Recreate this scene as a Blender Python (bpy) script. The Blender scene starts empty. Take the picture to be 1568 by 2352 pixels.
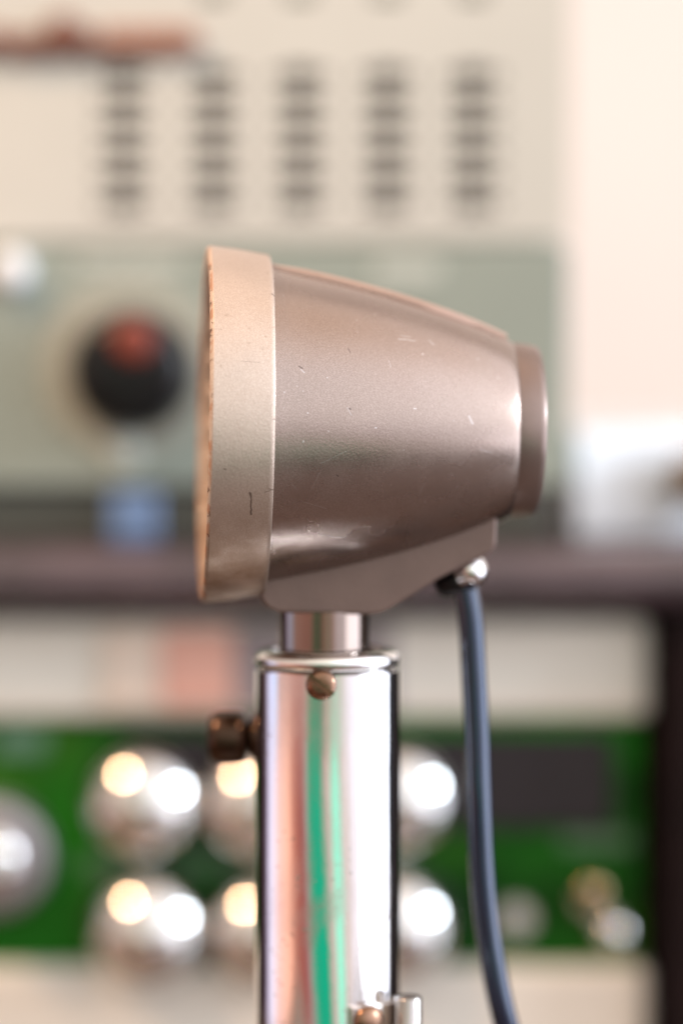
import bpy, bmesh, math, random
from mathutils import Vector, Matrix
random.seed(7)
C = bpy.context.scene.collection
S = bpy.context.scene
F = 6818.0            # focal length counted in steps of the 1568 x 2352 working grid
CAMY = -0.525
PITCH = math.atan((1176-880)/F)
PX = 0.525/F          # one working step at the microphone's axis, in metres

# ---------------------------------------------------------------- camera
cam = bpy.data.objects.new('camera', bpy.data.cameras.new('camera'))
C.objects.link(cam); S.camera = cam
cam.location = (0, CAMY, 0)
cam.rotation_euler = (math.pi/2-PITCH, 0, 0)
cam.data.sensor_fit = 'VERTICAL'
cam.data.sensor_height = 36; cam.data.sensor_width = 24
cam.data.lens = 36*F/2352
cam.data.clip_start = 0.01; cam.data.clip_end = 50
cam.data.dof.use_dof = True
cam.data.dof.focus_distance = 0.499
cam.data.dof.aperture_fstop = 3.8

S.view_settings.view_transform = 'Standard'
S.view_settings.look = 'None'
S.view_settings.exposure = 0.45
S.view_settings.gamma = 1.0
S.view_settings.use_curve_mapping = False
S.cycles.use_denoising = True
try:
    S.cycles.denoiser = 'OPENIMAGEDENOISE'
    S.cycles.denoising_input_passes = 'RGB_ALBEDO_NORMAL'
except Exception: pass
S.cycles.max_bounces = 8
S.cycles.sample_clamp_indirect = 12
S.cycles.caustics_reflective = False
S.cycles.caustics_refractive = False

# ---------------------------------------------------------------- node helper
def mth(nt, op, a, b=None, c=None, clamp=False):
    n = nt.nodes.new('ShaderNodeMath'); n.operation = op; n.use_clamp = clamp
    for i, v in enumerate((a, b, c)):
        if v is None: continue
        if isinstance(v, (int, float)): n.inputs[i].default_value = v
        else: nt.links.new(v, n.inputs[i])
    return n.outputs[0]
def maprange(nt, v, a, b, c=0.0, d=1.0, smooth=True):
    n = nt.nodes.new('ShaderNodeMapRange')
    n.interpolation_type = 'SMOOTHSTEP' if smooth else 'LINEAR'
    nt.links.new(v, n.inputs[0])
    for i, x in zip((1, 2, 3, 4), (a, b, c, d)): n.inputs[i].default_value = x
    return n.outputs[0]
def mixc(nt, f, a, b, mode='MIX'):
    n = nt.nodes.new('ShaderNodeMix'); n.data_type = 'RGBA'; n.blend_type = mode
    for s, v in ((n.inputs[0], f), (n.inputs[6], a), (n.inputs[7], b)):
        if isinstance(v, (int, float)): s.default_value = v
        elif isinstance(v, tuple): s.default_value = (v+(1,))[:4]
        else: nt.links.new(v, s)
    return n.outputs[2]

# ---------------------------------------------------------------- world: the light of the room all round
W = bpy.data.worlds.new('World'); S.world = W; W.use_nodes = True
nt = W.node_tree; nt.nodes.clear()
tc = nt.nodes.new('ShaderNodeTexCoord')
sx = nt.nodes.new('ShaderNodeSeparateXYZ'); nt.links.new(tc.outputs['Generated'], sx.inputs[0])
X, Y, Z = sx.outputs
az = mth(nt, 'MULTIPLY', mth(nt, 'ARCTAN2', X, mth(nt, 'MULTIPLY', Y, -1.0)), 57.2958)
el = mth(nt, 'MULTIPLY', mth(nt, 'ARCSINE', mth(nt, 'MINIMUM', mth(nt, 'MAXIMUM', Z, -0.9999), 0.9999)), 57.2958)
elc = mth(nt, 'ADD', mth(nt, 'MINIMUM', mth(nt, 'MAXIMUM', el, -15.0), -3.0), 6.7)
wgt = mth(nt, 'MAXIMUM', mth(nt, 'SUBTRACT', 1.0, mth(nt, 'DIVIDE', mth(nt, 'ABSOLUTE', az), 75.0)), 0.0)
u = mth(nt, 'ADD', az, mth(nt, 'MULTIPLY', mth(nt, 'MULTIPLY', elc, 4.3), wgt))
un = mth(nt, 'DIVIDE', mth(nt, 'ADD', u, 180.0), 360.0)
def ramp(nt, fac, stops):
    n = nt.nodes.new('ShaderNodeValToRGB'); nt.links.new(fac, n.inputs[0])
    e = n.color_ramp.elements
    while len(e) > 1: e.remove(e[-1])
    e[0].position = stops[0][0]; e[0].color = stops[0][1]+(1,)
    for p, c in stops[1:]:
        k = e.new(p); k.color = c+(1,)
    return n.outputs[0]
st = [(-180,(.05,.04,.05)),(-112,(.09,.055,.075)),(-106,(.62,.56,.74)),(-94,(.80,.70,.80)),(-84,(.88,.55,.50)),
      (-66,(.90,.46,.33)),(-55,(.40,.13,.09)),(-46,(.26,.08,.07)),(-41,(.30,.11,.10)),(-38,(.36,.30,.30)),(-34,(.02,.30,.17)),(-15,(.0,.36,.20)),
      (-12,(.30,.20,.17)),(-8,(.60,.46,.42)),(-1,(.50,.42,.38)),(3,(.22,.80,.55)),(12,(.35,.85,.65)),(17,(.42,.32,.28)),(24,(.75,.68,.66)),
      (30,(.50,.38,.34)),(36,(.88,.84,.92)),(46,(.70,.62,.62)),(53,(2.4,2.5,2.8)),(132,(2.4,2.6,3.1)),(140,(.06,.11,.32)),(160,(.05,.05,.10))]
band = ramp(nt, un, [((a+180)/360, c) for a, c in st])
# higher up the room is an even pale wall, brighter towards the window side
wallc = ramp(nt, mth(nt, 'DIVIDE', mth(nt, 'ADD', az, 180.0), 360.0),
             [(0,(.30,.22,.18)),(.25,(.42,.33,.28)),(.40,(.66,.57,.49)),(.50,(.82,.82,.73)),(.59,(1.30,1.32,1.42)),(.68,(1.9,1.95,2.1)),(.84,(1.9,2.0,2.2)),(1,(.3,.25,.2))])
low2 = ramp(nt, mth(nt, 'DIVIDE', mth(nt, 'ADD', az, 180.0), 360.0),
             [((a+180)/360, c) for a, c in ((-180,(.1,.07,.06)),(-112,(.10,.06,.06)),(-106,(.60,.58,.80)),(-88,(.50,.62,.85)),(-82,(.48,.33,.30)),(-50,(.45,.26,.22)),(-32,(.42,.24,.20)),
              (-26,(.16,.20,.13)),(-8,(.14,.16,.11)),(0,(.42,.26,.20)),(10,(.38,.36,.30)),(20,(.50,.36,.30)),(32,(.85,.82,.92)),(54,(.95,.95,1.05)),(62,(2.4,2.5,2.8)),(130,(2.4,2.6,3.1)),(140,(.15,.2,.4)),(160,(.1,.1,.2)))])
band = mixc(nt, maprange(nt, el, -7.6, -6.0), band, low2)
c1 = mixc(nt, maprange(nt, el, -4.2, 6), band, wallc)
c2 = mixc(nt, maprange(nt, el, 30, 75), c1, (1.0,.80,.66))
c3 = mixc(nt, maprange(nt, el, -24, -13.5), (.036,.020,.015), c2)
bg = nt.nodes.new('ShaderNodeBackground'); nt.links.new(c3, bg.inputs[0]); bg.inputs[1].default_value = 1.0
wo = nt.nodes.new('ShaderNodeOutputWorld'); nt.links.new(bg.outputs[0], wo.inputs[0])
W.cycles.sampling_method = 'MANUAL'; W.cycles.sample_map_resolution = 512

# ---------------------------------------------------------------- lamps: window on the right, warm lamp on the left
def area(name, d, dist, size, power, col, aim, shape='DISK'):
    l = bpy.data.lights.new(name, 'AREA'); l.shape = shape; l.size = size; l.energy = power; l.color = col
    o = bpy.data.objects.new(name, l); C.objects.link(o)
    d = Vector(d).normalized(); o.location = Vector(aim)+d*dist
    o.rotation_euler = (-d).to_track_quat('-Z', 'Y').to_euler()
    return o
area('window_light', (.93,-.22,.31), 1.6, .22, 10.5, (.74,.87,1.0), (0,.18,-.10), 'SQUARE')
area('lamp_light', (-.50,-.39,.77), 0.9, .10, 4.0, (1.0,.62,.36), (-.05,.18,-.10))

# ---------------------------------------------------------------- geometry helpers
def P(px, py, y=0.0):
    d = Vector(((px-784)/F, 1, (1176-py)/F))
    c, s = math.cos(PITCH), math.sin(PITCH)
    d = Vector((d.x, d.y*c+d.z*s, -d.y*s+d.z*c))
    return Vector((0, CAMY, 0))+d*((y-CAMY)/d.y)
def sc(y): return (y-CAMY)/F
def empty(name, loc, label=None, cat=None, group=None, rot=(0,0,0)):
    o = bpy.data.objects.new(name, None); C.objects.link(o)
    o.location = loc; o.rotation_euler = rot; o.empty_display_size = .01
    tag(o, label, cat, group); return o
def tag(o, label=None, cat=None, group=None, kind=None):
    for k, v in (('label', label), ('category', cat), ('group', group), ('kind', kind)):
        if v: o[k] = v
    return o
def link(name, bm, m, parent=None, smooth=None, local=False, bevel=0, seg=3):
    """bm is in world coordinates unless local"""
    bmesh.ops.recalc_face_normals(bm, faces=bm.faces)
    me = bpy.data.meshes.new(name); 
    if parent is not None and not local:
        bm.transform(Matrix.Translation(-Vector(root_loc(parent))))
    bm.to_mesh(me); bm.free()
    o = bpy.data.objects.new(name, me); C.objects.link(o); me.materials.append(m)
    if parent is not None: o.parent = parent
    if smooth is not None:
        for p in me.polygons: p.use_smooth = True
        if smooth < 180:
            me.set_sharp_from_angle(angle=math.radians(smooth))
    if bevel:
        b = o.modifiers.new('bevel', 'BEVEL'); b.width = bevel; b.segments = seg; b.limit_method = 'ANGLE'
        b.angle_limit = math.radians(35); b.harden_normals = False
        for p in me.polygons: p.use_smooth = True
        w = o.modifiers.new('wn', 'WEIGHTED_NORMAL'); w.keep_sharp = True
    return o
def root_loc(p):
    v = Vector((0,0,0))
    while p is not None: v += p.location; p = p.parent
    return v
def lathe(bm, prof, origin, axis, seg=96, cap0=True, cap1=True, closed=False):
    """prof: list of (t along axis, radius)"""
    axis = Vector(axis).normalized(); origin = Vector(origin)
    a = axis.orthogonal().normalized(); b = axis.cross(a)
    rings = []
    for t, r in prof:
        rings.append([bm.verts.new(origin+axis*t+(a*math.cos(2*math.pi*i/seg)+b*math.sin(2*math.pi*i/seg))*r) for i in range(seg)])
    pairs = list(zip(rings, rings[1:]))
    if closed: pairs.append((rings[-1], rings[0]))
    for r0, r1 in pairs:
        for i in range(seg): bm.faces.new((r0[i], r0[(i+1)%seg], r1[(i+1)%seg], r1[i]))
    if not closed:
        if cap0: bm.faces.new(rings[0][::-1])
        if cap1: bm.faces.new(rings[-1])
    return bm
def box(bm, a, b):
    x0,y0,z0 = a; x1,y1,z1 = b
    v = [bm.verts.new(p) for p in ((x0,y0,z0),(x1,y0,z0),(x1,y1,z0),(x0,y1,z0),(x0,y0,z1),(x1,y0,z1),(x1,y1,z1),(x0,y1,z1))]
    for f in ((0,1,2,3),(4,5,6,7),(0,1,5,4),(1,2,6,5),(2,3,7,6),(3,0,4,7)): bm.faces.new([v[i] for i in f])
    return bm
def pbox(px0, py0, px1, py1, y0, y1):
    """box whose front rectangle covers the working-grid rectangle at depth y0"""
    a = P(px0, py1, y0); b = P(px1, py0, y0)
    return box(bmesh.new(), (a.x, y0, a.z), (b.x, y1, b.z))
def prism(bm, pts, y0, y1):
    f = [bm.verts.new((x, y0, z)) for x, z in pts]; g = [bm.verts.new((x, y1, z)) for x, z in pts]
    bm.faces.new(f); bm.faces.new(g[::-1]); n = len(pts)
    for i in range(n): bm.faces.new((f[i], g[i], g[(i+1)%n], f[(i+1)%n]))
    return bm
def tube(bm, pts, r, seg=20, sub=8):
    """smooth tube through points (Catmull-Rom)"""
    P_ = [Vector(p) for p in pts]; path = []
    q = [2*P_[0]-P_[1]]+P_+[2*P_[-1]-P_[-2]]
    for i in range(1, len(q)-2):
        for k in range(sub):
            t = k/sub; a, b, c, d = q[i-1], q[i], q[i+1], q[i+2]
            path.append(.5*((2*b)+(c-a)*t+(2*a-5*b+4*c-d)*t*t+(3*b-a-3*c+d)*t**3))
    path.append(P_[-1])
    rings = []; nrm = None
    for i, p in enumerate(path):
        t = (path[min(i+1, len(path)-1)]-path[max(i-1, 0)]).normalized()
        if nrm is None: nrm = t.orthogonal().normalized()
        nrm = (nrm-t*nrm.dot(t)).normalized(); bn = t.cross(nrm)
        rings.append([bm.verts.new(p+(nrm*math.cos(2*math.pi*k/seg)+bn*math.sin(2*math.pi*k/seg))*r) for k in range(seg)])
    for r0, r1 in zip(rings, rings[1:]):
        for k in range(seg): bm.faces.new((r0[k], r0[(k+1)%seg], r1[(k+1)%seg], r1[k]))
    bm.faces.new(rings[0][::-1]); bm.faces.new(rings[-1])
    return bm

# ---------------------------------------------------------------- materials
def mat(name, col, metal=0.0, rough=0.5, coat=0.0, vary=0.08, vscale=60, bump=0.0, bscale=400, rvary=0.0, spec=None, extra=None):
    m = bpy.data.materials.new(name); m.use_nodes = True; nt = m.node_tree
    b = nt.nodes['Principled BSDF']
    b.inputs['Metallic'].default_value = metal; b.inputs['Roughness'].default_value = rough
    b.inputs['Coat Weight'].default_value = coat; b.inputs['Coat Roughness'].default_value = .12
    if spec is not None: b.inputs['Specular IOR Level'].default_value = spec
    tc = nt.nodes.new('ShaderNodeTexCoord')
    n = nt.nodes.new('ShaderNodeTexNoise'); n.inputs['Scale'].default_value = vscale; n.inputs['Detail'].default_value = 5
    nt.links.new(tc.outputs['Object'], n.inputs['Vector'])
    f = maprange(nt, n.outputs[0], .3, .7)
    c = mixc(nt, f, tuple(x*(1-vary) for x in col), tuple(min(1, x*(1+vary)) for x in col))
    if rvary:
        nt.links.new(maprange(nt, n.outputs[0], .3, .7, rough-rvary, rough+rvary), b.inputs['Roughness'])
    if extra: c = extra(nt, tc, c, b)
    nt.links.new(c, b.inputs['Base Color'])
    if bump:
        n2 = nt.nodes.new('ShaderNodeTexNoise'); n2.inputs['Scale'].default_value = bscale; n2.inputs['Detail'].default_value = 3
        nt.links.new(tc.outputs['Object'], n2.inputs['Vector'])
        bp = nt.nodes.new('ShaderNodeBump'); bp.inputs['Strength'].default_value = bump; bp.inputs['Distance'].default_value = .0002
        nt.links.new(n2.outputs[0], bp.inputs['Height']); nt.links.new(bp.outputs[0], b.inputs['Normal'])
    return m

def noise(nt, tc, scale, detail=2, stretch=None, dist=0.0):
    n = nt.nodes.new('ShaderNodeTexNoise'); n.inputs['Scale'].default_value = scale; n.inputs['Detail'].default_value = detail
    n.inputs['Distortion'].default_value = dist
    v = tc.outputs['Object']
    if stretch:
        mp = nt.nodes.new('ShaderNodeMapping'); nt.links.new(v, mp.inputs[0])
        mp.inputs['Scale'].default_value = stretch[:3]
        if len(stretch) > 3: mp.inputs['Rotation'].default_value = stretch[3]
        v = mp.outputs[0]
    nt.links.new(v, n.inputs['Vector'])
    return n.outputs[0]
def strokes(nt, tc, segs):
    """thin scratches: mask of distance to short strokes given in the part's own x,z plane (metres)"""
    sp = nt.nodes.new('ShaderNodeSeparateXYZ'); nt.links.new(tc.outputs['Object'], sp.inputs[0])
    wob = noise(nt, tc, 900, 2)
    total = None
    for (x0, z0, x1, z1, w) in segs:
        dx, dz = x1-x0, z1-z0; L = math.hypot(dx, dz); ux, uz = dx/L, dz/L
        ax = mth(nt, 'SUBTRACT', sp.outputs[0], x0); az_ = mth(nt, 'SUBTRACT', sp.outputs[2], z0)
        t = mth(nt, 'ADD', mth(nt, 'MULTIPLY', ax, ux), mth(nt, 'MULTIPLY', az_, uz))
        s = mth(nt, 'SUBTRACT', mth(nt, 'MULTIPLY', ax, uz), mth(nt, 'MULTIPLY', az_, ux))
        s = mth(nt, 'ADD', s, mth(nt, 'MULTIPLY', mth(nt, 'SUBTRACT', wob, .5), w*3))
        tcl = mth(nt, 'MINIMUM', mth(nt, 'MAXIMUM', t, 0.0), L)
        dt = mth(nt, 'SUBTRACT', t, tcl)
        d = mth(nt, 'SQRT', mth(nt, 'ADD', mth(nt, 'MULTIPLY', dt, dt), mth(nt, 'MULTIPLY', s, s)))
        k = maprange(nt, d, w*.4, w, 1, 0)
        total = k if total is None else mth(nt, 'MAXIMUM', total, k)
    # only on the side that faces -y
    return mth(nt, 'MULTIPLY', total, maprange(nt, sp.outputs[1], -.002, -.006, 0, 1)), sp

def q(px, py, k=1.05): return ((px-784)*PX/k, (980-py)*PX/k)
def body_extra(nt, tc, c, b):
    fl = noise(nt, tc, 5200, 1)                                   # metallic flake
    c = mixc(nt, maprange(nt, fl, .35, .72), mixc(nt, .75, c, (.29,.222,.187)), mixc(nt, .6, c, (.395,.31,.268)))
    sp2 = noise(nt, tc, 1500, 0)
    c = mixc(nt, mth(nt, 'MULTIPLY', maprange(nt, sp2, .84, .88), .5), c, (.80,.76,.74))   # tiny bright nicks
    cl = noise(nt, tc, 45, 4)
    c = mixc(nt, mth(nt, 'MULTIPLY', maprange(nt, cl, .50, .75), .25), c, (.30,.21,.17))
    sg = []
    for a in ((905,768,945,772,.9),(912,760,935,764,.6),(980,770,990,780,.8),(1072,945,1080,962,1.2),(958,1130,968,1105,.5),
              (700,1125,720,1080,.35),(672,845,680,852,.9),(655,1108,672,1122,.35),(720,1060,780,1030,.3),(780,930,790,948,.4),
              (1100,1022,1130,1030,.6),(690,1150,740,1165,.25),(880,820,884,836,.35)):
        x0,z0 = q(a[0],a[1]); x1,z1 = q(a[2],a[3]); sg.append((x0,z0,x1,z1,a[4]*.00016))
    m, sp = strokes(nt, tc, sg)
    c = mixc(nt, mth(nt, 'MULTIPLY', m, .28), c, (.86,.84,.84))
    dk = []
    for a in ((783,795,788,803,.6),(786,932,787,934,1.0),(668,838,676,842,.9),(760,1085,764,1088,.6)):
        x0,z0 = q(a[0],a[1]); x1,z1 = q(a[2],a[3]); dk.append((x0,z0,x1,z1,a[4]*.0002))
    m2, _ = strokes(nt, tc, dk)
    c = mixc(nt, mth(nt, 'MULTIPLY', m2, .6), c, (.06,.04,.035))
    r = mth(nt, 'ADD', mth(nt, 'MULTIPLY', maprange(nt, noise(nt, tc, 120, 5), .3, .7), .08), .235)
    nt.links.new(r, b.inputs['Roughness'])
    return c
def rim_extra(nt, tc, c, b):
    fl = noise(nt, tc, 5000, 1)
    c = mixc(nt, maprange(nt, fl, .35, .7), mixc(nt, .5, c, (.46,.36,.295)), mixc(nt, .4, c, (.66,.565,.485)))
    sp = nt.nodes.new('ShaderNodeSeparateXYZ'); nt.links.new(tc.outputs['Object'], sp.inputs[0])
    rad_ = mth(nt, 'SQRT', mth(nt, 'ADD', mth(nt, 'MULTIPLY', sp.outputs[1], sp.outputs[1]), mth(nt, 'MULTIPLY', sp.outputs[2], sp.outputs[2])))
    inner = maprange(nt, rad_, 380*PX, 387*PX, 1, 0)
    # patchy brown tarnish, plus shade put into the colour towards the ring's foot
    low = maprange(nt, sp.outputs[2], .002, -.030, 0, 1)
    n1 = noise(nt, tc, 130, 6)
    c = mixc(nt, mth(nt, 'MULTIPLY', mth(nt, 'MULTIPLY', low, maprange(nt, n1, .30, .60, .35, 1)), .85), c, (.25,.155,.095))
    # copper where the front edge is rubbed through
    edge = maprange(nt, sp.outputs[0], (482+5-784)*PX, (482+0-784)*PX, 0, 1)
    n2 = noise(nt, tc, 420, 5)
    c = mixc(nt, mth(nt, 'MULTIPLY', mth(nt, 'MULTIPLY', edge, maprange(nt, n2, .46, .60)), .75), c, (.42,.20,.11))
    c = mixc(nt, mth(nt, 'MULTIPLY', mth(nt, 'MULTIPLY', edge, maprange(nt, noise(nt, tc, 700, 3), .60, .66)), .8), c, (.08,.04,.03))
    # rubbed speckle
    pt = maprange(nt, noise(nt, tc, 900, 4), .64, .70)
    c = mixc(nt, mth(nt, 'MULTIPLY', mth(nt, 'MULTIPLY', pt, maprange(nt, noise(nt, tc, 60, 3), .45, .62)), .3), c, (.30,.21,.15))
    dk = []
    for a in ((559,1130,561,1180,1.3),(556,1128,560,1145,1.0),(612,850,614,880,.5),(606,960,622,962,.7),(530,828,575,830,.25),(600,1120,618,1124,.6),(604,668,612,674,.7),(495,1075,500,1076,.9),(590,1128,615,1120,.4)):
        x0,z0 = q(a[0],a[1],1.06); x1,z1 = q(a[2],a[3],1.06); dk.append((x0,z0,x1,z1,a[4]*.00014))
    m2, _ = strokes(nt, tc, dk)
    c = mixc(nt, mth(nt, 'MULTIPLY', m2, .8), c, (.09,.055,.04))
    nt.links.new(mth(nt, 'ADD', mth(nt, 'MULTIPLY', maprange(nt, n1, .3, .7), .14), mth(nt, 'ADD', .36, mth(nt, 'MULTIPLY', mth(nt, 'MAXIMUM', edge, inner), .45))), b.inputs['Roughness'])
    nt.links.new(mth(nt, 'SUBTRACT', .78, mth(nt, 'MULTIPLY', mth(nt, 'MAXIMUM', edge, inner), .70)), b.inputs['Metallic'])
    return c
def chrome_extra(nt, tc, c, b):
    pit = maprange(nt, noise(nt, tc, 900, 4), .63, .70)
    gate = maprange(nt, noise(nt, tc, 70, 3), .50, .62)
    k = mth(nt, 'MULTIPLY', mth(nt, 'MULTIPLY', pit, gate), .55)
    streak = maprange(nt, noise(nt, tc, 1, 5, (420,420,14)), .45, .75)
    smear = maprange(nt, noise(nt, tc, 38, 5, None, .8), .48, .70)
    rr = mth(nt, 'ADD', mth(nt, 'MULTIPLY', k, .4), mth(nt, 'ADD', .04, mth(nt, 'ADD', mth(nt, 'MULTIPLY', streak, .05), mth(nt, 'MULTIPLY', smear, .13))))
    nt.links.new(rr, b.inputs['Roughness'])
    bp = nt.nodes.new('ShaderNodeBump'); bp.inputs['Strength'].default_value = .35; bp.inputs['Distance'].default_value = .0001
    nt.links.new(noise(nt, tc, 260, 3, (1,1,.25)), bp.inputs['Height']); nt.links.new(bp.outputs[0], b.inputs['Normal'])
    c = mixc(nt, mth(nt, 'MULTIPLY', smear, .25), c, (.70,.62,.58))
    return mixc(nt, k, c, (.25,.15,.10))

M_body = mat('taupe metallic paint', (.40,.305,.26), .93, .40, .15, .05, 80, .12, 2600, extra=body_extra)
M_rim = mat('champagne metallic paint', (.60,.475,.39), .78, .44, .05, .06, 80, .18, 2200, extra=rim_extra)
M_ridge = mat('worn coppery paint', (.44,.30,.24), .5, .45, .1, .08, 150, .12, 2400)
M_fin = mat('rosy taupe casting paint', (.19,.125,.105), .45, .50, .0, .06, 150, .3, 1500)
M_cap = mat('brown metallic paint', (.23,.165,.14), .70, .36, .2, .06, 150, .12, 2400)
M_chrome = mat('polished chrome', (.93,.91,.90), 1, .06, vary=.02, extra=chrome_extra)
M_steel = mat('dull nickel', (.62,.55,.50), 1, .22, vary=.08, rvary=.05)
M_neck = mat('brown tinted nickel', (.35,.275,.235), 1, .07, vary=.05)
M_brass = mat('tarnished brass', (.26,.15,.10), 1, .26, vary=.15, vscale=300, rvary=.06)
M_bronze = mat('dark bronze', (.060,.030,.017), .9, .3, .3, .25, 200)
M_cable = mat('black cable rubber', (.006,.010,.030), 0, .16, .8, .1, 200, .2, 900)
M_cable.node_tree.nodes['Principled BSDF'].inputs['IOR'].default_value = 1.62
M_cable.node_tree.nodes['Principled BSDF'].inputs['Coat IOR'].default_value = 1.62
M_cable.node_tree.nodes['Principled BSDF'].inputs['Specular Tint'].default_value = (.45,.65,1,1)
M_black = mat('black plastic', (.006,.005,.006), 0, .32, .12, spec=.25)
M_blackm = mat('matt black', (.010,.009,.009), 0, .8)
M_cream = mat('cream enamel', (.60,.59,.535), 0, .45, .1, .03, 20)
M_sage = mat('sage green enamel', (.30,.34,.295), 0, .42, .1, .06, 14)
M_green = mat('green hammered enamel', (.010,.125,.006), 0, .6, .0, .7, 26, .3, 300, spec=.15, extra=lambda nt, tc, c, b: mixc(nt, maprange(nt, noise(nt, tc, 17, 2), .46, .66), c, (.045,.17,.012)))
M_glass = mat('dark window glass', (.022,.018,.022), 0, .35, .05, spec=.3)
M_trim = mat('ivory enamel trim', (.84,.79,.71), 0, .32, .3, .04, 16)
M_salmon = mat('salmon glow tint', (.80,.43,.34), 0, .45, .1, .05, 30)
M_mauve = mat('mauve grey reflection tint', (.30,.25,.26), 0, .45, .0)
M_wood = mat('dark lacquered wood', (.070,.045,.055), 0, .30, .9, .3, 40)
M_woodd = mat('brown black stained wood', (.010,.005,.005), 0, .7, .0, .3, 40, spec=.1)
M_plinth = mat('dark olive base enamel', (.065,.065,.055), 0, .3, .4)
M_lever = mat('worn brass lever', (.42,.30,.17), 1, .16)
M_red = mat('brick red plastic', (.24,.040,.020), 0, .4, .1)
M_knob = mat('satin chrome', (.86,.83,.80), 1, .12, vary=.04)
M_dial = mat('brushed grey aluminium', (.46,.42,.46), .8, .35)
M_white = mat('white plastic', (.84,.85,.87), 0, .3, .3)
M_pale = mat('pale grey print', (.55,.58,.52), 0, .6)
M_palebl = mat('pale blue metal', (.20,.30,.52), .3, .3)
M_wall = mat('warm white wall paint', (.84,.75,.69), 0, .7, vary=.02, vscale=6)
M_desk = mat('brown desk veneer', (.09,.05,.036), 0, .35, .2, .25, 25)
M_clip = mat('dull dark nickel', (.46,.42,.40), 1, .10, vary=.1)
M_script2 = mat('faded rust emblem paint', (.30,.12,.07), 0, .5)
M_script = mat('maroon emblem paint', (.15,.055,.035), 0, .5, .0, .5, 60)
M_knobbr = mat('ochre brown knob', (.15,.075,.010), .1, .55, .1)
M_cloth = mat('dark grille cloth', (.06,.05,.045), 0, .9)

# ---------------------------------------------------------------- setting
bm = bmesh.new(); box(bm, (-.30,-.28,-.215),(.34,.70,-.180))
tag(link('desk', bm, M_desk, bevel=.004), kind='structure')
bm = bmesh.new(); box(bm, (-.9,.78,-.9),(2.2,.83,1.6))
tag(link('wall', bm, M_wall), kind='structure')
DESK = -.180

# ---------------------------------------------------------------- shelf rack of dark wood
YS = .142    # front of the shelf board
ztop = P(784,1250,.160).z; zbot = P(784,1402,YS).z
rack = empty('shelf_rack', (P(1540,1700,.17).x, .30, DESK), 'dark lacquered wooden rack whose shelf board carries the sage and cream radio', 'shelf')
bm = bmesh.new(); h = ztop-zbot
prof = []
for i in range(13):                                          # bull-nosed front edge
    a = math.pi/2+math.pi*i/12
    prof.append((YS+h/2+math.cos(a)*h/2, zbot+h/2+math.sin(a)*h/2))
prof += [(.46, zbot), (.46, ztop)]
x0, x1 = -.285, .325
va = [bm.verts.new((x0,y,z)) for y, z in prof]; vb = [bm.verts.new((x1,y,z)) for y, z in prof]
bm.faces.new(va); bm.faces.new(vb[::-1])
for i in range(len(prof)): bm.faces.new((va[i], vb[i], vb[(i+1)%len(prof)], va[(i+1)%len(prof)]))
link('shelf_board', bm, M_wood, rack, smooth=40)
for xa, xb in ((P(1512,1800,.16).x, .32), (-.28,-.137)):  # left panel and unseen extra width added to darken the tube's edge reflections
    bm = bmesh.new(); box(bm, (xa,YS+.006,DESK),(xb,.455,zbot)); link('upright_flag', bm, M_woodd, rack, bevel=.002)

# ---------------------------------------------------------------- upper radio
YU = .160
ux1 = P(1306,800,YU).x; ux0 = -.13
zr0 = P(784,1118,YU).z; zsplit = P(784,552,YU).z; zr1 = P(784,-60,YU).z
rad = empty('radio_set', ((ux0+ux1)/2, YU, ztop), 'cream over sage green radio on the shelf, with slotted front and black red capped knob', 'radio')
bm = bmesh.new(); box(bm, (ux0+.0015,YU+.0075,zr0),(ux1-.0015,YU+.19,zr1-.001)); link('cabinet', bm, M_sage, rad, bevel=.002)
# vented cream panel: real openings
def grid_panel(x0, x1, z0, z1, y0, th, holes, m, name, parent, bevel=0):
    xs = sorted({x0,x1}|{v for h in holes for v in h[:2]}); zs = sorted({z0,z1}|{v for h in holes for v in h[2:]})
    bm = bmesh.new(); V = {}
    def vv(i,j):
        if (i,j) not in V: V[i,j] = bm.verts.new((xs[i],y0,zs[j]))
        return V[i,j]
    for i in range(len(xs)-1):
        for j in range(len(zs)-1):
            cx, cz = (xs[i]+xs[i+1])/2, (zs[j]+zs[j+1])/2
            if any(h[0]<cx<h[1] and h[2]<cz<h[3] for h in holes): continue
            bm.faces.new((vv(i,j),vv(i+1,j),vv(i+1,j+1),vv(i,j+1)))
    r = bmesh.ops.extrude_face_region(bm, geom=bm.faces[:])
    bmesh.ops.translate(bm, verts=[v for v in r['geom'] if isinstance(v, bmesh.types.BMVert)], vec=(0,th,0))
    return link(name, bm, m, parent)
holes = []
for cx in (285,490,690,888,1085):
    for cy in (172,231,290,350,410,470, -20):
        for dx, w, hh in ((0,32,20),(-54,14,8),(54,14,8)):
            if cy < 100 and (cx < 400 or dx): continue
            a = P(cx+dx-w, cy+hh, YU); b = P(cx+dx+w, cy-hh, YU)
            holes.append((a.x, b.x, a.z, b.z))
pn = grid_panel(ux0, ux1, zsplit, zr1, YU, .002, holes, M_cream, 'vent_panel', rad)
bm = bmesh.new(); box(bm, (P(205,300,YU).x,YU+.0052,P(0,520,YU).z),(P(1165,300,YU).x,YU+.0070,zr1-.004)); link('vent_dark_backing', bm, mat('dark brown vent backing', (.022,.013,.006), 0, .9, spec=.1), rad)  # dark sheet stands in for the cabinet's unlit inside
bm = bmesh.new(); box(bm, (ux0,YU-.0005,zr0),(ux1,YU+.0072,zsplit-.0012)); link('control_panel', bm, M_sage, rad, bevel=.001)
bm = bmesh.new(); box(bm, (ux0+.004,YU+.003,ztop+.0004),(ux1-.004,YU+.18,zr0-.0003)); link('plinth', bm, M_plinth, rad, bevel=.001)
bm = pbox(250,1128,362,1243,YU+.0004,YU+.0028); link('blue_plate', bm, M_palebl, rad, bevel=.001)  # plain blue rectangle low on the radio's front
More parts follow.
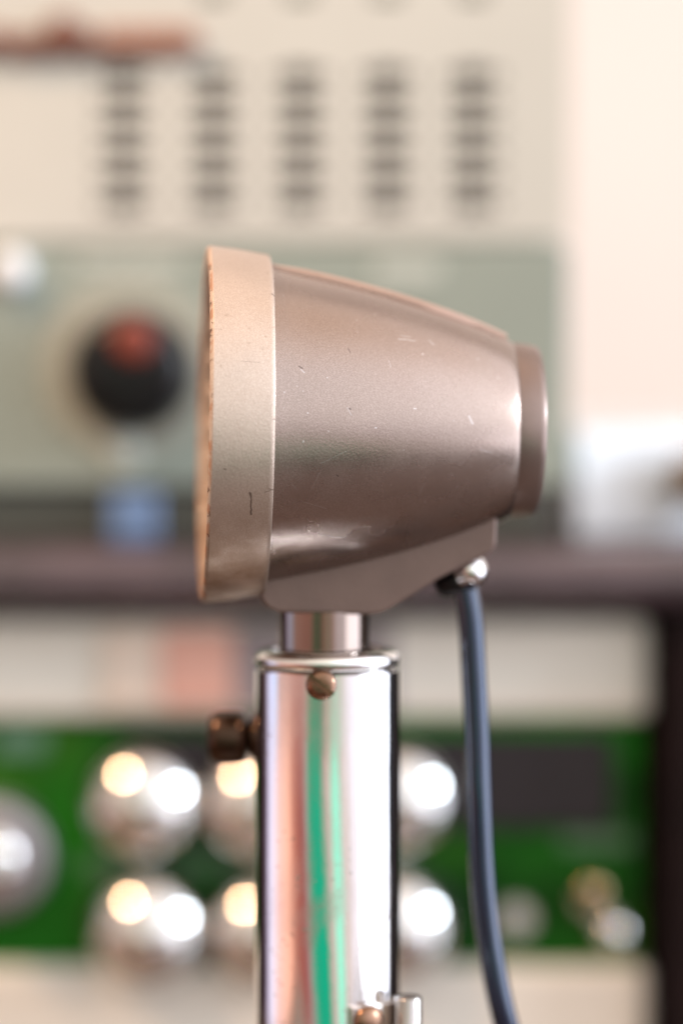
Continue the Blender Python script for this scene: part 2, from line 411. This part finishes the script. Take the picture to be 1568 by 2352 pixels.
# emblem: flowing cursive strokes
def em(pts, r): 
    bm = bmesh.new(); tube(bm, [P(a,b,YU-.0012) for a,b in pts], r, 8, 6); return bm
big = [(-60,120),(-20,90),(20,100),(50,118),(70,95),(100,112),(128,80),(140,58),(158,62),(150,92),(135,112),(165,108),(195,84),(205,112),(232,106)]
link('emblem', em(big, .0027), M_script, rad, smooth=180)
wav = [(232,106)]+[(240+i*13, 76 if i%2 else 116) for i in range(17)]
link('emblem', em(wav, .0017), M_script2, rad, smooth=180)
# tuning knob
def lathe_y(bm, px, py, y, prof, seg=64):
    """prof (dist towards camera in mm, radius in working steps)"""
    c = P(px, py, y); s = sc(y)
    return lathe(bm, [(d*.001, r*s) for d, r in prof], c, (0,-1,0), seg)
link('dial_skirt', lathe_y(bmesh.new(), 300,850,YU-.0006, [(0,196),(.6,196),(.9,193),(1.0,150)]), mat('pale dial ring', (.44,.43,.36), .1, .4), rad, smooth=30)
for ch in []: pass
kn = link('tuning_knob', lathe_y(bmesh.new(), 306,852,YU-.0017, [(0,148),(2,146),(6,138),(8.5,131),(10.5,120),(11.3,100)]), M_black, rad, smooth=40)
cp = P(308,782,YU-.013)
bm = bmesh.new(); lathe(bm, [(0,.0046),(.0012,.0046),(.002,.0040),(.0024,.0025)], cp, (0,-1,0), 40)
bm.transform(Matrix.Translation(-root_loc(rad))); o = link('knob_cap', bm, M_red, kn, smooth=40, local=True)
link('button', lathe_y(bmesh.new(), 26,622,YU-.0006, [(0,46),(2,46),(4,40),(5,28),(5.5,12)]), M_white, rad, smooth=60)
link('button', lathe_y(bmesh.new(), 286,1036,YU-.0006, [(0,40),(1,38),(1.6,30)]), M_pale, rad, smooth=40)
bm = bmesh.new()                                              # scale ticks round the tuning knob
for i in range(21):
    a = math.radians(-30+i*12); c = P(300,850,YU)
    r0, r1 = 212*sc(YU), (240 if i%5 == 0 else 228)*sc(YU)
    u_ = Vector((math.cos(a),0,math.sin(a))); w_ = Vector((-math.sin(a),0,math.cos(a)))*.0005
    for yy in (YU-.0009,):
        vs = [bm.verts.new((c+u_*rr+w_*sg)+Vector((0,yy-YU,0))) for rr, sg in ((r0,-1),(r1,-1),(r1,1),(r0,1))]
        vs2 = [bm.verts.new(v.co+Vector((0,.0006,0))) for v in vs]
        bm.faces.new(vs); bm.faces.new(vs2[::-1])
        for k in range(4): bm.faces.new((vs[k],vs2[k],vs2[(k+1)%4],vs[(k+1)%4]))
link('dial_scale', bm, M_pale, rad)
for a in ((180,592,420,620),(860,600,1010,640)):
    link('marking_strip', pbox(*a,YU-.0009,YU+.0005), M_pale, rad)

# ---------------------------------------------------------------- lower radio
YL = .156
lx1 = P(1492,1700,YL).x; lx0 = -.134
low = empty('receiver', ((lx0+lx1)/2, YL, DESK), 'green fronted receiver with chrome dome knobs in the rack bay under the shelf', 'radio')
zt = P(784,1422,YL).z
bm = bmesh.new(); box(bm, (lx0+.001,YL+.012,DESK+.006),(lx1-.001,YL+.20,zt-.001)); link('cabinet', bm, M_trim, low, bevel=.002)
for xa in (lx0+.02, lx1-.03):
    bm = bmesh.new(); lathe(bm, [(0,.008),(.006,.009)], (xa,YL+.04,DESK), (0,0,1), 24); link('foot', bm, M_black, low, smooth=40)
zg1 = P(784,1652,YL).z; zg0 = P(784,2222,YL).z
bm = bmesh.new(); box(bm, (lx0,YL,zg1),(lx1,YL+.0118,zt)); link('top_trim', bm, M_trim, low, bevel=.0025)
bm = bmesh.new(); box(bm, (lx0,YL,DESK+.008),(lx1,YL+.0118,zg0)); link('bottom_trim', bm, M_trim, low, bevel=.0025)
bm = bmesh.new(); box(bm, (lx0+.002,YL+.0035,zg0+.0002),(P(1470,1700,YL).x,YL+.0115,zg1-.0002)); link('green_panel', bm, M_green, low)
link('salmon_glow', pbox(370,1446,535,1626,YL-.0012,YL+.001), M_salmon, low, bevel=.0008)  # warm glow on the trim, put in as a salmon sheet
link('peach_glow', pbox(235,1446,368,1626,YL-.0010,YL+.001), mat('peach glow tint', (.84,.69,.58), 0, .45, .1), low, bevel=.0008)  # paler fringe of the same glow, as a peach sheet
link('grey_reflection', pbox(540,1440,905,1632,YL-.0010,YL+.001), M_mauve, low, bevel=.0008)  # duller stretch of the trim's reflection, put in as a mauve sheet
link('display_window', pbox(290,1684,1408,1905,YL+.0020,YL+.0045), M_glass, low, bevel=.0005)
for a in ((-10,1672,105,1732),):
    link('label_plate', pbox(*a,YL+.0024,YL+.0045), mat('grey green plate', (.10,.22,.14), 0, .4), low)
for a in ((190,1968,360,2010),(400,1960,590,2000),(1290,1915,1450,1950)):
    link('label_plate', pbox(*a,YL+.0024,YL+.0045), mat('faded green plate', (.07,.15,.08), 0, .5), low)
def knob(px, py, R, nm='knob', m=M_knob):
    c = P(px, py, YL+.003); s = sc(YL); r = R*s
    pr = [(0,r*.98),(.004,r),(.0075,r*.985)]
    n = 12; th = math.radians(58); Rc = r*.985/math.sin(th)
    for i in range(1, n): 
        t = th*(1-i/n); pr.append((.0075+Rc*(math.cos(t)-math.cos(th)), Rc*math.sin(t)))
    bm = bmesh.new(); lathe(bm, pr, c, (0,-1,0), 64)
    k = link(nm, bm, m, low, smooth=180)
    bm = bmesh.new(); lathe(bm, [(0,r*1.12),(.0012,r*1.10),(.0014,r*1.0)], P(px,py,YL+.0034), (0,-1,0), 48)
    bm.transform(Matrix.Translation(-root_loc(low)))
    link('knob_skirt', bm, M_blackm, k, smooth=40, local=True)
    return k
for px, py in ((330,1838),(592,1842),(912,1828),(340,2130),(606,2136),(908,2120)): knob(px, py, 122)
# large dial cut by the left edge
c0 = lathe_y(bmesh.new(), -14,1962,YL+.003, [(0,140),(3,138),(6,128),(7,110),(7,84)]); dl = link('main_dial', c0, M_dial, low, smooth=40)
bm = lathe_y(bmesh.new(), -14,1962,YL-.0042, [(0,80),(6,76),(9,66),(10.5,44),(11,15)]); bm.transform(Matrix.Translation(-root_loc(low)))
link('dial_hub', bm, M_knob, dl, smooth=180, local=True)
# jack socket, toggle switches
j = link('jack_socket', lathe_y(bmesh.new(), 1185,2108,YL+.003, [(0,44),(1.5,44),(2.2,38),(2.2,20),(4.0,18),(4.0,8)], 40), M_knob, low, smooth=40)
def ballpt(bm, c, r, n=16):
    bmesh.ops.create_uvsphere(bm, u_segments=24, v_segments=n, radius=r, matrix=Matrix.Translation(c)); return bm
for ti, (px, py, qx, qy) in enumerate(((1352,2068,1360,2048),(1396,2128,1410,2140))):
    n_ = link('switch_nut', lathe_y(bmesh.new(), px,py,YL+.003, [(0,34),(2,34),(2.4,26)], 6), M_steel, low)
    bm = bmesh.new(); a = P(px,py,YL+.001); b = P(qx,qy,YL-.010)
    lathe(bm, [(0,.0012),((b-a).length,.0017)], a, b-a, 16); ballpt(bm, b, .0034)
    bm.transform(Matrix.Translation(-root_loc(low))); link('switch_lever', bm, M_chrome if ti else M_lever, n_, smooth=60, local=True)

# ---------------------------------------------------------------- white case beside the radio, with an ochre knob
cx0 = ux1+.0015; cy0 = YU+.006; ang = math.radians(26); cw = .16
case = empty('instrument_case', (cx0+.06, cy0, ztop), 'white enamel slant fronted case right of the radio with one round ochre brown knob', 'case')
ctop = P(1400,985,.19).z
foot = [(cx0,cy0),(cx0+cw*math.cos(ang),cy0+cw*math.sin(ang)),(cx0+cw*math.cos(ang),cy0+.14),(cx0,cy0+.14)]
bm = bmesh.new(); fa = [bm.verts.new((x,y,ztop+.0004)) for x, y in foot]; fb = [bm.verts.new((x,y,ctop)) for x, y in foot]
bm.faces.new(fa[::-1]); bm.faces.new(fb)
for i in range(4): bm.faces.new((fa[i],fa[(i+1)%4],fb[(i+1)%4],fb[i]))
link('case_body', bm, M_white, case, bevel=.0025)
kx = P(1580,1092,.19); tk = (kx.x-cx0)/math.cos(ang); kn_ = Vector((math.sin(ang),-math.cos(ang),0))
bm = bmesh.new(); lathe(bm, [(.0002,.006),(.010,.006),(.0108,.0088),(.014,.0102),(.022,.0102),(.027,.0088),(.029,.005)], (kx.x,cy0+tk*math.sin(ang),kx.z), kn_, 48)
link('knob', bm, M_knobbr, case, smooth=60)

# ---------------------------------------------------------------- microphone stand
pc = P(752,1600,0); R = 168*PX
ztp = P(754,1491,0).z
std = empty('microphone_stand', (pc.x, 0, DESK), 'polished chrome tube stand with slotted screw, holding the microphone head', 'stand')
bm = bmesh.new()
lathe(bm, [(DESK+.012-0,R),(ztp-.0035,R),(ztp-.0032,R-.0005)], (pc.x,0,0), (0,0,1), 128, False, False)
tb = link('tube', bm, M_chrome, std, smooth=20)
bm = bmesh.new(); pr = []
for i in range(9):
    a = -math.pi/2+math.pi*i/8
    pr.append((ztp-.0016+math.sin(a)*.0016, R-.00140+math.cos(a)*.0015))
pr += [(ztp+.0000, R-.0030),(ztp-.0037, R-.0030)]
lathe(bm, pr, (pc.x,0,0), (0,0,1), 128, False, False, True); link('lip_ring', bm, M_chrome, std, smooth=60)
bm = bmesh.new(); lathe(bm, [(ztp-.0006,106*PX+.0001),(ztp-.0006,R-.0031),(ztp-.0016,R-.0031),(ztp-.0016,106*PX+.0001)], (pc.x,0,0), (0,0,1), 64, False, False, True)
link('inner_washer', bm, M_bronze, std, smooth=30)
bm = bmesh.new(); lathe(bm, [(DESK,.045),(DESK+.004,.046),(DESK+.009,.042),(DESK+.012,.020),(DESK+.016,R+.001),(DESK+.020,R+.0006)], (pc.x,0,0), (0,0,1), 96)
link('base', bm, M_chrome, std, smooth=60)
# slotted screw: radial direction slightly left of the lens axis
def screw(px, py, rr, stand_r, th, m, parent, slot=35, depth=.0016):
    s = (P(px,py,-stand_r).x-pc.x)/stand_r
    a = math.asin(max(-1,min(1,s))); d = Vector((math.sin(a), -math.cos(a), 0))
    z = P(px,py,-stand_r*math.cos(a)).z; o_ = Vector((pc.x,0,z))+d*(stand_r-.0006)
    side = Vector((0,0,1)).cross(d).normalized(); up = Vector((0,0,1))
    g = math.radians(slot); sl = side*math.cos(g)+up*math.sin(g); pn_ = d.cross(sl)
    bm = bmesh.new(); seg = 48; w = rr*.20
    # two half discs with a slot between, on a base disc
    lathe(bm, [(0,rr),(depth*.30,rr)], o_, d, seg)
    for sg in (1,-1):
        pts = []
        for i in range(25):
            t = -math.pi/2+math.pi*i/24
            x = rr*math.sin(t); y_ = rr*math.cos(t)
            if y_ < w: y_ = w
            pts.append((x,y_))
        rows = []
        for hgt, k in ((depth*.30-.00005,1.0),(depth*.62,.985),(depth*.80,.90),(depth*.95,.70),(depth,.45)):
            rows.append([bm.verts.new(o_+d*hgt+sl*(x*k)+pn_*sg*(max(y_*k,w))) for x,y_ in pts])
        for r0, r1 in zip(rows, rows[1:]):
            for i in range(len(pts)):
                j_ = (i+1)%len(pts)
                try: bm.faces.new((r0[i],r0[j_],r1[j_],r1[i]))
                except Exception: pass
        bm.faces.new(rows[-1])
    bmesh.ops.remove_doubles(bm, verts=bm.verts, dist=1e-7)
    return link('screw', bm, m, parent, smooth=35)
scw = screw(738,1572,35*PX,R+.0012,0,M_brass,std,-38,.0026)
bm = bmesh.new()
sdir = Vector((math.sin(-.1),-math.cos(-.1),0)); so = Vector((pc.x,0,P(736,1572,-R).z))
lathe(bm, [(0,.0022),(.0022,.0022)], so+sdir*(R-.0010), sdir, 24); bm.transform(Matrix.Translation(-root_loc(std)))
link('screw_shank', bm, M_brass, scw, smooth=40, local=True)
# side thumb screw
yb = .010; tp = P(594,1694,yb)
bm = bmesh.new(); s_ = sc(yb)
lathe(bm, [(0,.0035),(.0009,.0035),(.0010,44*s_),(.0018,52*s_),(.0026,52*s_),(.0032,42*s_),(.0035,30*s_)], tp+Vector((.0015,0,0)), (-1,0,0), 48)
ts = link('thumb_screw', bm, M_bronze, std, smooth=50)
bm = bmesh.new()
pr = [(.0034,28*s_),(.0037,52*s_),(.0043,62*s_),(.0056,64*s_),(.0086,64*s_),(.0098,60*s_),(.0106,48*s_),(.0109,20*s_)]
lathe(bm, pr, tp+Vector((.0015,0,0)), (-1,0,0), 48)
bm.transform(Matrix.Translation(-root_loc(std))); link('grip', bm, M_bronze, ts, smooth=180, local=True)
# clip with small tube at the lower right
yc = -.009
cz = P(935,2288,yc).z; cx = P(937,2288,yc).x; cr = 31*sc(yc)
bm = bmesh.new(); lathe(bm, [(cz-.035,cr),(cz-.0003,cr),(cz,cr-.0003),(cz,cr-.0007),(cz-.001,cr-.0008),(cz-.035,cr-.0008)], (cx,yc,0), (0,0,1), 48, False, False, True)
cl = link('clip_tube', bm, M_clip, std, smooth=50)
bm = bmesh.new(); lathe(bm, [(cz-.034,cr-.0009),(cz-.0008,cr-.0009)], (cx,yc,0), (0,0,1), 32)
bm.transform(Matrix.Translation(-root_loc(std))); link('tube_hole_dark', bm, M_blackm, cl, local=True)  # shade inside the hollow tube, put in as a matt black core
bz1 = P(850,2314,-R).z; bz0 = bz1-.016
bm = bmesh.new(); seg = 40
ring = []
for i in range(seg+1):
    a = math.radians(17+i*(60)/seg); d = Vector((math.sin(a),-math.cos(a),0))
    ring.append([bm.verts.new(Vector((pc.x,0,z))+d*r) for r, z in ((R+.0002,bz0),(R+.0012,bz0),(R+.0012,bz1),(R+.0002,bz1))])
for a, b in zip(ring, ring[1:]):
    for k in range(4): bm.faces.new((a[k],a[(k+1)%4],b[(k+1)%4],b[k]))
bm.faces.new(ring[0]); bm.faces.new(ring[-1][::-1])
st_ = link('clip_strap', bm, M_steel, std, smooth=40, bevel=.0002)
bm = bmesh.new(); sa = math.radians(30); d = Vector((math.sin(sa),-math.cos(sa),0)); rr = 36*PX
o_ = Vector((pc.x,0,P(845,2346,-R).z))+d*(R+.0010)
lathe(bm, [(0,rr),(.0005,rr)]+[(.0005+.0016*math.sin(t),rr*math.cos(t)) for t in [i*math.pi/2/8 for i in range(1,8)]], o_, d, 40)
bm.transform(Matrix.Translation(-root_loc(std))); link('rivet', bm, M_brass, st_, smooth=180, local=True)

# ---------------------------------------------------------------- microphone head
HC = P(774,981,0)
mic = empty('microphone', HC, 'taupe metallic bullet shaped microphone head with champagne front ring and black cord', 'microphone')
mic.rotation_euler = (0, math.radians(1.15), math.radians(4.4))
def hx(bm, prof, seg=160, **k):   # profile in working steps along the head's axis (x)
    return lathe(bm, [((x-784)*PX, r*PX) for x, r in prof], (0,0,0), (1,0,0), seg, **k)
# front ring
bm = bmesh.new()
hx(bm, [(480,372),(478,380),(477.5,396),(479,403),(483,406.5),(486,407.5),(550,401),(610,391),(616,390),(619.5,388),(621,384.5),(621,362),(560,358),(500,362)], closed=True)
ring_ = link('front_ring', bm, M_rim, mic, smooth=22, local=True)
# grille: cloth dish and bars across it
bm = bmesh.new(); hx(bm, [(522,371),(520,368),(518,300),(516,180),(515,60)], cap0=True); g = link('grille', bm, M_cloth, mic, smooth=180, local=True)
bm = bmesh.new()
for k in range(-4,5):
    z = k*78; hw = math.sqrt(max(1,374**2-z**2)); 
    box(bm, ((502-784)*PX,-hw*PX,(z-16)*PX),((509-784)*PX,hw*PX,(z+16)*PX))
link('grille_bars', bm, M_rim, g, local=True, bevel=.0003)
# body shell
top = [(618,366),(640,361),(700,349),(770,335),(840,319),(900,304),(960,287),(1020,268),(1070,251),(1110,236),(1145,221.5),(1166,212),(1176,206.5),(1181,202),(1183,196)]
bm = bmesh.new(); hx(bm, [(600,369)]+top, cap0=True)
bd = link('body_shell', bm, M_body, mic, smooth=35, local=True)
# top ridge: a raised strip following the shell
bm = bmesh.new(); rows = []
for x, r in [(626,364.5)]+top[1:-3]:
    k = 10 if x > 640 else 6
    x_ = (x-784)*PX; hw = (62 if x < 1000 else 62-(x-1000)*.12)*PX
    zi = (math.sqrt(r*r-(hw/PX)**2)-8)*PX; zo = (r+k)*PX
    rows.append([bm.verts.new((x_,yy,zz)) for yy, zz in ((-hw,zi),(-hw,zi+14*PX),(-hw*.88,zo-2*PX),(-hw*.4,zo),(hw*.4,zo),(hw*.88,zo-2*PX),(hw,zi+14*PX),(hw,zi))])
for a, b in zip(rows, rows[1:]):
    for k in range(8): bm.faces.new((a[k],a[(k+1)%8],b[(k+1)%8],b[k]))
bm.faces.new(rows[0][::-1]); bm.faces.new(rows[-1])
link('top_ridge', bm, M_ridge, bd, smooth=40, local=True)
# rear cap
bm = bmesh.new(); hx(bm, [(1176,202),(1196,202),(1226,198),(1236,195.5),(1241,191.5),(1243,186),(1245,150),(1247,80),(1248,10)])
link('rear_cap', bm, M_cap, mic, smooth=28, local=True)
# under-bracket that carries the head
def qq(px, py): return ((px-784)*PX, (981-py)*PX)
pts = [qq(*p) for p in ((612,1250),(608,1352),(612,1372),(622,1390),(650,1403),(860,1405),(884,1402),(905,1392),(1020,1318),(1128,1262),(1142,1248),(1145,1232),(1146,1150),(900,1200))]
bm = bmesh.new(); prism(bm, pts, -98*PX, 98*PX)
br = link('under_bracket', bm, M_fin, mic, local=True, bevel=.0006)
# neck goes down into the stand (own vertical axis; counter-rotated through coordinates)
Rm = (Matrix.Translation(HC) @ mic.rotation_euler.to_matrix().to_4x4()).inverted()
def world_part(bm, name, m, parent, **k):
    bm.transform(Rm); return link(name, bm, m, parent, local=True, **k)
nx = P(744,1450,0).x
bm = bmesh.new(); lathe(bm, [(P(744,1399,0).z,105*PX),(ztp-.006,105*PX)], (pc.x-.0006,0,0), (0,0,1), 96)
world_part(bm, 'neck', M_neck, mic, smooth=40)
# cord gland
bm = bmesh.new(); a = P(1000,1352,.001); b = P(1085,1322,.001); d = b-a
lathe(bm, [(0,.0013),(.0010,.0022),(.004,.0028),(d.length*.9,.0030),(d.length,.0022)], a, d, 32)
world_part(bm, 'cord_gland', M_black, mic, smooth=60)
bm = bmesh.new(); a = P(1074,1312,-.001); d = Vector((.72,-.55,.30)).normalized()
lathe(bm, [(-.001,.0026),(.0006,.0027),(.0010,.0029)]+[(.0010+.0025*math.sin(t),.0029*math.cos(t)) for t in [i*math.pi/2/8 for i in range(1,8)]], a, d, 32)
world_part(bm, 'gland_nut', M_chrome, mic, smooth=60)
bm = bmesh.new()
cord = [P(1062,1322,.001),P(1070,1365,.001),P(1080,1430,.001),P(1087,1540,.001),P(1094,1680,.001),P(1098,1820,.001),P(1105,1990,.002),P(1121,2150,.003),P(1158,2340,.004),P(1210,2500,.008)]
e = cord[-1]
cord += [Vector((e.x+.012,.016,-.160)),Vector((e.x+.024,.026,DESK+.0045)),Vector((e.x+.045,.030,DESK+.0023)),Vector((e.x+.10,-.02,DESK+.0023)),Vector((e.x+.18,-.06,DESK+.0023)),Vector((e.x+.26,.02,DESK+.0023))]
tube(bm, cord, 29.5*PX, 28, 10)
world_part(bm, 'cord', M_cable, mic, smooth=180)
